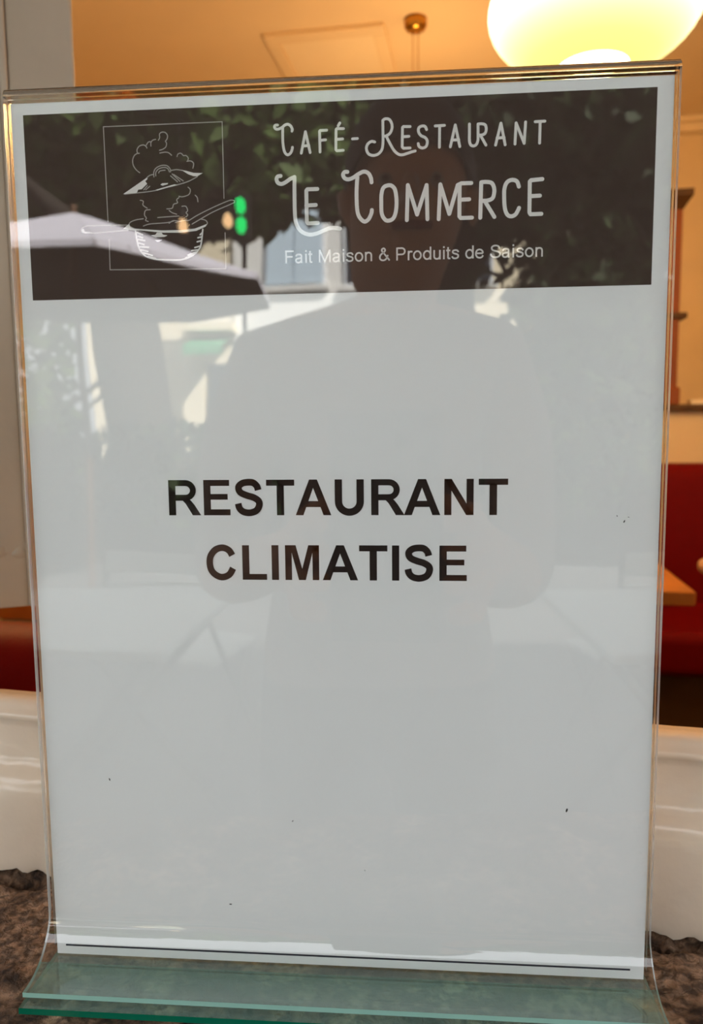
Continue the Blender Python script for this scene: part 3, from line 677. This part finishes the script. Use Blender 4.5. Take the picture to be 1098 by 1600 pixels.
def make_table(label, u0, u1, v0, v1):
    root = empty('dining_table', W(((u0 + u1) / 2, (v0 + v1) / 2, FLOOR)))
    tag(root, label, 'table', 'wooden dining tables')
    inv = lambda p: W(p) - root.location
    m = MB(); m.box(u0, u1, v0, v1, -0.125, -0.100); bevel(m.build('table_top', M['wood'], root, inv), 0.002)
    m = MB(); c = ((u0 + u1) / 2, (v0 + v1) / 2, 0); m.lathe([(0.03, FLOOR + 0.02), (0.03, -0.125)], 16, c); m.build('column', M['iron'], root, inv)
    m = MB(); m.lathe([(0, FLOOR + 0.03), (0.05, FLOOR + 0.03), (0.22, FLOOR + 0.012), (0.22, FLOOR), (0, FLOOR)], 28, c); m.build('base', M['iron'], root, inv)
make_table('square oak table with pale orange top beside the right edge of the stand', -0.12, 0.425, 1.118, 1.75)
make_table('square oak table in the gap under the greige casement at left', -1.25, -0.50, 0.872, 1.55)

def make_chair():
    root = empty('wooden_chair', W((0.71, 1.27, FLOOR)), WA - PI / 2)
    tag(root, 'pale wooden chair with thick rounded top rail at the right edge of the photo', 'chair')
    m = MB(); m.lathe([(0, 0.44), (0.2, 0.44), (0.205, 0.45), (0.2, 0.465), (0, 0.465)], 28); m.build('seat', M['beech'], root)
    for a in (45, 135, 225, 315):
        c, s = math.cos(math.radians(a)), math.sin(math.radians(a))
        m = MB(); m.tube([(0.16 * c, 0.16 * s, 0.45), (0.2 * c, 0.2 * s, 0)], [0.018, 0.012], 10); m.build('leg', M['dark_wood'], root)
    for q in (-0.1, 0.1):
        m = MB(); m.tube([(-0.16, q, 0.45), (-0.20, q, 0.735)], 0.011, 10); m.build('back_post', M['dark_wood'], root)
    m = MB(); ys = [-0.188, -0.184, -0.172, -0.15, -0.08, 0, 0.08, 0.15, 0.172, 0.184, 0.188]
    m.tube([(-0.20 - 0.03 * (1 - (y / 0.19) ** 2), y, 0.735) for y in ys], [0.003, 0.013, 0.020, 0.023, 0.021, 0.020, 0.021, 0.023, 0.020, 0.013, 0.003], 14); m.build('top_rail', M['beech'], root)
make_chair()

def make_post():
    root = empty('wooden_post', W((0.669, 2.58, 0.265)))
    tag(root, 'red brown wooden post with moulded cap on the divider ledge', 'post')
    def X(p): return Matrix.Rotation(WA, 3, 'Z') @ Vector(p)
    m = MB(); m.box(-0.043, 0.043, -0.043, 0.043, 0, 0.70); bevel(m.build('shaft', M['post_wood'], root, X), 0.006)
    m = MB(); m.box(-0.052, 0.052, -0.052, 0.052, 0, 0.06); bevel(m.build('foot_block', M['post_wood'], root, X), 0.006)
    m = MB(); m.box(-0.066, 0.066, -0.056, 0.056, 0.292, 0.312); bevel(m.build('collar', M['dark_wood'], root, X), 0.004)
    m = MB(); q = lambda a, z: [(-a, -a, z), (a, -a, z), (a, a, z), (-a, a, z)]
    m.loft([q(0.043, 0.655), q(0.052, 0.67), q(0.066, 0.690), q(0.069, 0.695), q(0.069, 0.715)], 0, False, True, True); m.build('cap', M['dark_wood'], root, X)
make_post()

m = MB(); m.box(0, 0.16, 0, 0.11, 0, 0.010); m.box(0.002, 0.158, 0.002, 0.108, 0.010, 0.016)
o = m.build('menu_booklet', M['card']); o.location = W((0.752, 2.51, 0.265)); o.rotation_euler = (0, 0, WA - 0.1)
tag(o, 'cream menu booklet lying on the dark wooden divider ledge', 'booklet')

def make_picture():
    root = empty('picture_frame', W((1.70, 4.655, 1.30)), WA)
    root.rotation_euler = (0, 0.10, WA)
    tag(root, 'brown framed picture hanging crooked on the back wall at right', 'picture')
    m = MB(); m.box(-0.24, 0.24, -0.012, 0, -0.30, 0.30); m.build('print', M['dark_wood'], root)
    for b in ((-.27, .27, .27, .31), (-.27, .27, -.31, -.27), (-.27, -.24, -.27, .27), (.24, .27, -.27, .27)):
        m = MB(); m.box(b[0], b[1], -0.03, 0, b[2], b[3]); bevel(m.build('frame_bar', M['wood'], root), 0.004)
make_picture()

# ================================================================== THE TERRACE AND STREET (seen mirrored in the acrylic)
def make_sky_blocker():  # unseen awning shape, added to cut overhead sky light
    root = empty('added_sky_blocker', W((0.3, 0.0, 1.75))); tag(root, 'unseen beige canvas awning added over the window to block overhead sky light', 'awning')
    inv = lambda p: W(p) - root.location
    u0, u1, vo = -3.2, 4.0, -1.50
    m = MB(); z0, z1 = 1.78, 1.42
    m.poly([(u0, 0.03, z0), (u1, 0.03, z0), (u1, vo, z1), (u0, vo, z1)]); m.poly([(u0, 0.03, z0 - .01), (u0, vo, z1 - .01), (u1, vo, z1 - .01), (u1, 0.03, z0 - .01)])
    m.build('canvas', M['blocker_canvas'], root, inv)
    m = MB(); m.box(u0, u1, vo - 0.05, vo, z1 - 0.05, z1 + 0.01); m.build('front_bar', M['rail_white'], root, inv)
    m = MB(); m.box(u0, u1, -0.11, 0.03, z0 - 0.02, z0 + 0.12); bevel(m.build('cassette', M['rail_white'], root, inv), 0.02)
    for u in (u0 + 0.5, u1 - 0.5):
        m = MB(); m.tube([(u, 0.0, z0 - 0.06), (u + 0.45, -0.95, 1.53), (u, vo, z1 - 0.03)], 0.022, 8); m.build('folding_arm', M['rail_white'], root, inv)
make_sky_blocker()

def make_parasol():
    C0 = Vector((-2.35, -5.153, STREET))
    root = empty('parasol', C0)
    tag(root, 'octagonal off white terrace parasol reflected in the upper left of the notice', 'parasol')
    za, zr, R = 1.70 - STREET, 1.20 - STREET, 1.445
    a0 = math.radians(16.8)
    P = [Vector((R * math.cos(a0 + PI / 4 * k), R * math.sin(a0 + PI / 4 * k), zr)) for k in range(8)]
    for k in range(8):
        a, b = P[k], P[(k + 1) % 8]; ap = Vector((0, 0, za)); m = MB()
        n = (a - ap).cross(b - ap).normalized() * 0.006
        n = n if n.z > 0 else -n
        m.poly([ap + n, a + n, b + n], 0); m.poly([ap, b, a], 1)
        m.poly([a + n, a + n - Vector((0, 0, .035)), b + n - Vector((0, 0, .035)), b + n], 0); m.poly([a, b, b - Vector((0, 0, .035)), a - Vector((0, 0, .035))], 1)
        m.build('canopy_panel', [M['canvas'], M['canvas_under']], root)
        m = MB(); m.tube([(0, 0, za - 0.02), a - Vector((0, 0, 0.02))], 0.012, 6); m.build('rib', M['dark_wood'], root)
    m = MB(); m.tube([(0, 0, 0.05), (0, 0, za + 0.06)], 0.024, 12); m.build('pole', M['dark_wood'], root)
    m = MB(); m.lathe([(0, 0.08), (0.05, 0.08), (0.24, 0.06), (0.25, 0.0), (0, 0.0)], 28); m.build('base', M['iron'], root)
make_parasol()

def leaves(mb, c, r, n, size, hollow=0.35, flat=0.0):
    for _ in range(n):
        while True:
            d = Vector((random.uniform(-1, 1), random.uniform(-1, 1), random.uniform(-1, 1)))
            l = d.length
            if hollow < l <= 1: break
        k = 1 + 0.25 * noise.noise(d.normalized() * 2.3 + Vector(c))
        p = Vector((c[0] + d.x * r[0] * k, c[1] + d.y * r[1] * k, c[2] + d.z * r[2] * k))
        a = Vector((random.gauss(0, 1), random.gauss(0, 1), random.gauss(0, 1))).normalized()
        b = a.cross(Vector((random.gauss(0, 1), random.gauss(0, 1), random.gauss(0, 1)))).normalized()
        s = size * random.uniform(0.6, 1.3)
        mb.poly([p - a * s, p + b * s * 0.6, p + a * s, p - b * s * 0.6], 0)

def make_tree(name, label, x, y, blobs, trunk_r, trunk_h, leaf, mt):
    root = empty(name, (x, y, STREET)); tag(root, label, 'tree', 'trees across the terrace')
    if trunk_r:
        m = MB(); m.tube([(0, 0, 0), (0.05, 0, trunk_h * 0.4), (-0.05, 0.05, trunk_h * 0.8), (0, 0, trunk_h)], [trunk_r * 1.25, trunk_r, trunk_r * 0.9, trunk_r * 0.7], 12); m.build('trunk', M['bark'], root)
        for i in range(4):
            a = 2 * PI * i / 4 + 0.5; m = MB()
            m.tube([(0, 0, trunk_h * 0.85), (math.cos(a) * 0.8, math.sin(a) * 0.8, trunk_h + 0.3), (math.cos(a) * 1.5, math.sin(a) * 1.2, trunk_h + 0.7)], [trunk_r * 0.5, trunk_r * 0.35, 0.03], 8); m.build('branch', M['bark'], root)
    m = MB()
    for c, r, n in blobs: leaves(m, (c[0], c[1], c[2] - STREET), r, n, leaf)
    f = m.build('foliage', mt, root); f['kind'] = 'stuff'
make_tree('plane_tree', 'dense dark plane tree reflected at the top left of the banner', -6.2, -10.5, [((0, 0, 4.0), (3.3, 2.0, 1.4), 6000), ((1.6, .5, 3.3), (1.5, 1.2, 0.8), 1300)], 0.35, 3.6, 0.17, M['leaf_a'])
make_tree('plane_tree', 'plane tree with trunk standing behind the reflected parasol', -3.04, -8.1, [((0, -.4, 3.7), (2.9, 1.6, 1.25), 5500), ((1.5, .2, 3.0), (1.2, 0.9, 0.75), 900)], 0.40, 3.0, 0.15, M['leaf_b'])
make_tree('plane_tree', 'broad plane tree reflected above the middle of the banner', 0.6, -10.4, [((0, 0, 4.2), (3.0, 2.0, 1.4), 6000), ((-.6, .3, 3.5), (1.6, 1.2, 0.8), 1100)], 0.32, 3.7, 0.16, M['leaf_a'])
make_tree('lime_tree', 'low spreading tree reflected at the right of the banner with sky specks', 2.9, -8.7, [((0, 0, 3.4), (2.6, 1.8, 1.3), 5000), ((-.35, .3, 2.0), (1.9, 1.0, 0.9), 1150)], 0.20, 2.6, 0.13, M['leaf_a'])
make_tree('laurel_bush', 'dark laurel bush reflected at the right of the notice below the banner', 2.55, -7.9, [((0, 0, 0.25), (1.45, 0.6, 1.15), 2600), ((-.75, 0, 1.35), (.70, .5, .8), 1000)], 0.06, 0.8, 0.11, M['leaf_a'])
make_tree('terrace_bush', 'tall potted bush reflected below the banner at far left', -4.25, -7.9, [((0, 0, 0.9), (0.62, 0.5, 1.2), 700), ((.3, .2, -.2), (0.5, 0.4, 0.8), 400)], 0.06, 1.2, 0.10, M['leaf_b'])

def make_hedge():
    root = empty('clipped_hedge', (0, -6.9, STREET)); tag(root, 'long dark clipped hedge along the terrace edge, mirrored behind the lettering', 'hedge')
    m = MB(); m.box(-9, 9, -0.3, 0.25, 0, 0.42); bevel(m.build('planter', M['iron'], root), 0.02)
    m = MB()
    for _ in range(9000):
        p = Vector((random.uniform(-9, 9), random.uniform(-0.42, 0.42), random.uniform(0.38, 1.30 + 0.10 * noise.noise(Vector((random.random() * 40, 0, 0))))))
        a = Vector((random.gauss(0, 1), random.gauss(0, 1), random.gauss(0, 1))).normalized(); b = a.cross(Vector((random.gauss(0, 1), random.gauss(0, 1), random.gauss(0, 1)))).normalized(); q = random.uniform(0.05, 0.11)
        m.poly([p - a * q, p + b * q * 0.6, p + a * q, p - b * q * 0.6])
    f = m.build('foliage', M['leaf_a'], root); f['kind'] = 'stuff'
make_hedge()

def make_house():
    root = empty('town_house', (0, -22.0, STREET)); tag(root, 'sunlit cream town house across the street reflected below the banner', 'building')
    def P(nm, b, mt, par=root):
        m = MB(); m.box(b[0], b[1], b[2], b[3], b[4] - STREET, b[5] - STREET); return m.build(nm, mt, par)
    P('wall', (-9.5, 9.0, -6, 0, STREET, 9.5), M['facade'])
    P('corner_pilaster', (-6.6, -6.0, 0, 0.22, STREET, 2.35), M['facade'])
    P('white_front', (-5.1, -0.6, 0, 0.10, 2.6, 9.3), M['facade_b'])
    P('cornice', (-9.7, 9.2, 0, 0.45, 9.2, 9.6), M['facade_b'])
    for x0, x1, z0, z1, sh in ((-4.1, -2.5, 4.35, 6.25, 1), (-8.2, -7.2, 4.2, 6.0, 0), (1.2, 2.2, 4.3, 6.1, 0), (4.6, 5.6, 4.3, 6.1, 0), (-1.8, -.9, 4.3, 6.1, 0), (7, 8, 4.3, 6.1, 0), (1.2, 2.2, 7, 8.6, 0), (-3.6, -2.6, 7, 8.6, 0)):
        w = P('window', (x0 - .08, x1 + .08, 0.05, 0.16, z0 - .08, z1 + .08), M['rail_white'])
        if sh:
            xm = (x0 + x1) / 2
            P('shutter', (x0, xm - .02, 0.16, 0.20, z0, z1), M['shutter'], w); P('shutter', (xm + .02, x1, 0.16, 0.20, z0, z1), M['shutter'], w)
        else: P('pane', (x0, x1, 0.10, 0.17, z0, z1), M['dark_glass'], w)
        P('sill', (x0 - .2, x1 + .2, 0, 0.28, z0 - .2, z0 - .08), M['facade_b'], w)
    bal = P('balcony', (-6.5, -5.0, 0, 0.9, 3.05, 3.25), M['facade'])
    for k in range(19):
        x = -6.48 + k * 0.081; P('baluster', (x, x + .03, 0.84, 0.87, 3.25, 4.05), M['rail_white'], bal)
    P('handrail', (-6.5, -5.0, 0.82, 0.9, 4.05, 4.12), M['rail_white'], bal)
    m = MB(); y0, y1 = 0.1, 1.3
    m.poly([(-6.3, y0, 2.95 - STREET), (-5.2, y0, 2.95 - STREET), (-5.2, y1, 2.62 - STREET), (-6.3, y1, 2.62 - STREET)]); m.poly([(-6.3, y1, 2.62 - STREET), (-5.2, y1, 2.62 - STREET), (-5.2, y1, 2.38 - STREET), (-6.3, y1, 2.38 - STREET)])
    o = m.build('awning', M['green_awning'], root); so = o.modifiers.new('solid', 'SOLIDIFY'); so.thickness = 0.02
    P('shop_front', (-5.9, -3.4, 0, 0.08, STREET, 2.2), M['dark_glass'])
    P('roof', (-9.7, 9.2, -6, 0.4, 9.6, 10.0), M['roof'])
make_house()

def make_led():
    x, y, z = LED
    root = empty('street_light_signal', (x, y, STREET)); tag(root, 'green signal light on a thin pole, mirrored beside the saucepan drawing', 'signal light')
    for dz in (0.075, -0.075):
        m = MB(); m.lathe([(0.0, -0.066), (0.03, -0.055), (0.042, -0.02), (0.042, 0.02), (0.03, 0.055), (0.0, 0.066)], 14, (0, 0.05, z - STREET + dz)); m.build('green_lens', M['green_led'], root)
    m = MB(); m.box(-0.07, 0.07, -0.06, 0.03, z - STREET - 0.18, z - STREET + 0.18); bevel(m.build('housing', M['iron'], root), 0.01)
    m = MB(); m.tube([(0, -0.07, 0), (0, -0.07, z - STREET + 0.1)], 0.02, 10); m.build('pole', M['iron'], root)
LED = (-1.42, -6.35, 1.965)
make_led()

for x, z, lab in ((-1.141, 1.230, 'small warm festoon bulb reflected on the saucepan rim'), (-0.922, 1.252, 'small warm festoon bulb reflected right of the saucepan spoon')):
    root = empty('festoon_bulb', (x, -3.75, z)); tag(root, lab, 'light bulb', 'festoon bulbs')
    m = MB(); m.lathe([(0.0, -0.032), (0.014, -0.028), (0.024, -0.012), (0.024, 0.004), (0.014, 0.026), (0.008, 0.04)], 16); m.build('glass_bulb', M['bulb'], root)
    m = MB(); m.lathe([(0.0, 0.034), (0.011, 0.034), (0.011, 0.07), (0.0, 0.072)], 12); m.build('socket', M['iron'], root)
    m = MB(); m.tube([(0, 0, 0.07), (0, 0, 1.0)], 0.003, 6); m.build('cable', M['iron'], root)

def make_bistro(label, x, y, rz):
    root = empty('terrace_table', (x, y, STREET), rz); tag(root, label, 'table', 'terrace tables')
    m = MB(); m.box(-0.35, 0.35, -0.35, 0.35, 0.72, 0.745); bevel(m.build('table_top', M['table_top'], root), 0.006)
    for s in (-1, 1):
        for q in (-1, 1):
            m = MB(); m.tube([(q * 0.30, s * 0.28, 0.0), (-q * 0.30, s * 0.28, 0.72)], 0.014, 8); m.build('leg', M['iron'], root)
    m = MB(); m.tube([(0, -0.28, 0.36), (0, 0.28, 0.36)], 0.01, 8); m.build('stretcher', M['iron'], root)
make_bistro('grey topped folding terrace table reflected at the left of the lettering', -0.86, -1.75, 0.05)
make_bistro('grey topped folding terrace table reflected at the right of the lettering', 0.80, -1.80, -0.06)

def make_folding_chair(label, x, y, rz):
    root = empty('folding_chair', (x, y, STREET), rz); tag(root, label, 'chair', 'folding terrace chairs')
    for k in range(5):
        m = MB(); m.box(-0.2, 0.2, -0.19 + k * 0.08, -0.13 + k * 0.08, 0.44, 0.455); m.build('seat_slat', M['table_top'], root)
    for z in (0.66, 0.76):
        m = MB(); m.box(-0.2, 0.2, 0.2, 0.215, z, z + 0.07); m.build('back_slat', M['table_top'], root)
    for s in (-1, 1):
        m = MB(); m.tube([(s * 0.2, -0.2, 0), (s * 0.2, 0.2, 0.6), (s * 0.2, 0.21, 0.84)], 0.011, 8); m.build('leg', M['iron'], root)
        m = MB(); m.tube([(s * 0.18, 0.2, 0), (s * 0.18, -0.18, 0.45)], 0.011, 8); m.build('leg', M['iron'], root)
make_folding_chair('slatted folding chair reflected at the lower left of the notice', -0.80, -2.45, 0.2)
make_folding_chair('slatted folding chair reflected at the lower right of the notice', 0.85, -2.5, -0.25)

# ------------------------------------------------------------------ the photographer
def make_person():
    ox, oy = -0.02, -0.78
    V = []; Rr = []; E = []
    def add(p, r, par=None):
        V.append(p); Rr.append(r if isinstance(r, tuple) else (r, r))
        if par is not None: E.append((par, len(V) - 1))
        return len(V) - 1
    pel = add((ox, oy, -0.13), (0.155, 0.11)); bel = add((ox, oy + 0.005, 0.0), (0.14, 0.10), pel); ch = add((ox, oy + 0.01, 0.16), (0.155, 0.115), bel)
    st = add((ox, oy, 0.27), (0.13, 0.095), ch); nk = add((ox + 0.015, oy + 0.015, 0.355), 0.055, st); jw = add((ox + 0.03, oy + 0.045, 0.415), (0.062, 0.07), nk)
    hd = add((ox + 0.045, oy + 0.03, 0.49), (0.076, 0.09), jw); add((ox + 0.045, oy + 0.02, 0.555), (0.06, 0.07), hd)
    for s in (-1, 1):
        sh = add((ox + s * 0.150, oy, 0.272), 0.070, st); ua = add((ox + s * 0.182, oy + 0.04, 0.16), 0.052, sh)
        el = add((ox + s * 0.180, oy + 0.12, 0.02), 0.042, ua); fa = add((ox + s * 0.130, oy + 0.26, 0.045), 0.036, el)
        hx = 0.0075 + s * 0.055
        wr = add((hx + s * 0.03, -0.385, 0.085), 0.025, fa); pm = add((hx + s * 0.016, -0.325, 0.098), (0.018, 0.026), wr)
        for k, (dz, l) in enumerate(((0.030, 0.9), (0.010, 1.0), (-0.010, 0.95), (-0.030, 0.78))):
            f1 = add((hx + s * 0.006, -0.290, 0.098 + dz), 0.0095, pm); f2 = add((hx + s * 0.004, -0.264 , 0.100 + dz), 0.0085, f1)
            add((hx - s * 0.018 * l, -0.2525, 0.100 + dz), 0.0075, f2)
        t1 = add((hx + s * 0.002, -0.315, 0.130), 0.0105, pm); add((hx - s * 0.022, -0.285, 0.142), 0.009, t1)
        hp = add((ox + s * 0.09, oy, -0.20), 0.095, pel); kn = add((ox + s * 0.10, oy + 0.015, -0.57), 0.06, hp)
        cf = add((ox + s * 0.105, oy - 0.015, -0.76), 0.052, kn); an = add((ox + s * 0.105, oy - 0.02, -0.96), 0.04, cf)
        bl = add((ox + s * 0.12, oy + 0.10, -1.012), (0.042, 0.03), an); add((ox + s * 0.125, oy + 0.17, -1.02), (0.035, 0.022), bl)
    me = bpy.data.meshes.new('person'); me.from_pydata(V, E, []); me.update()
    o = link(bpy.data.objects.new('person', me))
    sk = o.modifiers.new('skin', 'SKIN'); lay = me.skin_vertices[0].data
    for i, r in enumerate(Rr): lay[i].radius = r
    lay[0].use_root = True
    sk.use_smooth_shade = True
    sb = o.modifiers.new('sub', 'SUBSURF'); sb.levels = 2; sb.render_levels = 2
    dg = bpy.context.evaluated_depsgraph_get(); ev = o.evaluated_get(dg)
    me2 = bpy.data.meshes.new_from_object(ev); o.modifiers.clear(); o.data = me2
    me2.materials.clear()
    me2.materials.append(M['figure'])
    for p in me2.polygons: p.material_index = 0; p.use_smooth = True
    tag(o, 'person in mauve grey top holding up a phone, mirrored in the notice', 'person')
    ox += 0.045
    m = MB(); rings = []
    for k in range(11):
        t = -0.15 + (PI / 2 + 0.15) * k / 10
        rings.append([(ox + 0.086 * math.cos(t) * math.cos(a), oy + 0.012 + 0.098 * math.cos(t) * math.sin(a), 0.505 + 0.105 * math.sin(t) - 0.07 * max(0.0, min(1.0, 0.5 - 1.6 * math.sin(a))) * max(0, 1 - k / 5) + 0.035 * max(0.0, min(1.0, 2 * math.sin(a) - 0.6)) * max(0, 1 - k / 5)) for a in [2 * PI * j / 24 for j in range(24)]])
    m.loft(rings, 0, True, True); m.build('hair', M['hair'], o)
    for s in (-1, 1):
        m = MB(); m.lathe([(0.0, -0.009), (0.0055, -0.007), (0.009, 0), (0.0055, 0.007), (0.0, 0.009)], 12, (ox + s * 0.03, oy + 0.104, 0.480)); ey = m.build('eye', M['eye'], o)
        m = MB(); m.lathe([(0.0, -0.0045), (0.0035, -0.003), (0.0045, 0), (0.0035, 0.003), (0.0, 0.0045)], 10, (ox + s * 0.03, oy + 0.1095, 0.480)); m.build('iris', M['hair'], ey)
        m = MB(); m.lathe([(0.0, -0.03), (0.013, -0.012), (0.016, 0.012), (0.0, 0.028)], 10, (ox + s * 0.078, oy + 0.025, 0.475)); m.build('ear', M['skin'], o)
    m = MB(); m.loft([[(ox - 0.008, oy + 0.11, 0.485), (ox + 0.008, oy + 0.11, 0.485), (ox, oy + 0.12, 0.487)], [(ox - 0.016, oy + 0.112, 0.450), (ox + 0.016, oy + 0.112, 0.450), (ox, oy + 0.138, 0.452)]], 0, True, True, True); m.build('nose', M['skin'], o)
    m = MB(); m.box(ox - 0.024, ox + 0.024, oy + 0.10, oy + 0.116, 0.424, 0.432); bevel(m.build('mouth', M['leather'], o), 0.003)
make_person()

def make_phone():
    root = empty('smartphone', (0.0075, -0.262, 0.050)); tag(root, 'dark grey smartphone held upright, mirrored in the middle of the notice', 'phone')
    m = MB(); m.box(-0.0375, 0.0375, -0.004, 0.004, 0, 0.155); bevel(m.build('body', M['phone'], root), 0.003, 3)
    m = MB(); m.box(0.004, 0.033, 0.004, 0.0052, 0.112, 0.151); bevel(m.build('camera_plate', M['phone'], root), 0.0005)
    for x, z in ((0.0115, 0.135), (0.0255, 0.122)):
        m = MB(); m.loft([[(x + 0.0055 * math.cos(a), y, z + 0.0055 * math.sin(a)) for a in [2 * PI * j / 20 for j in range(20)]] for y in (0.0052, 0.0062)], 0, False, True, True); m.build('lens', M['phone_lens'], root)
make_phone()
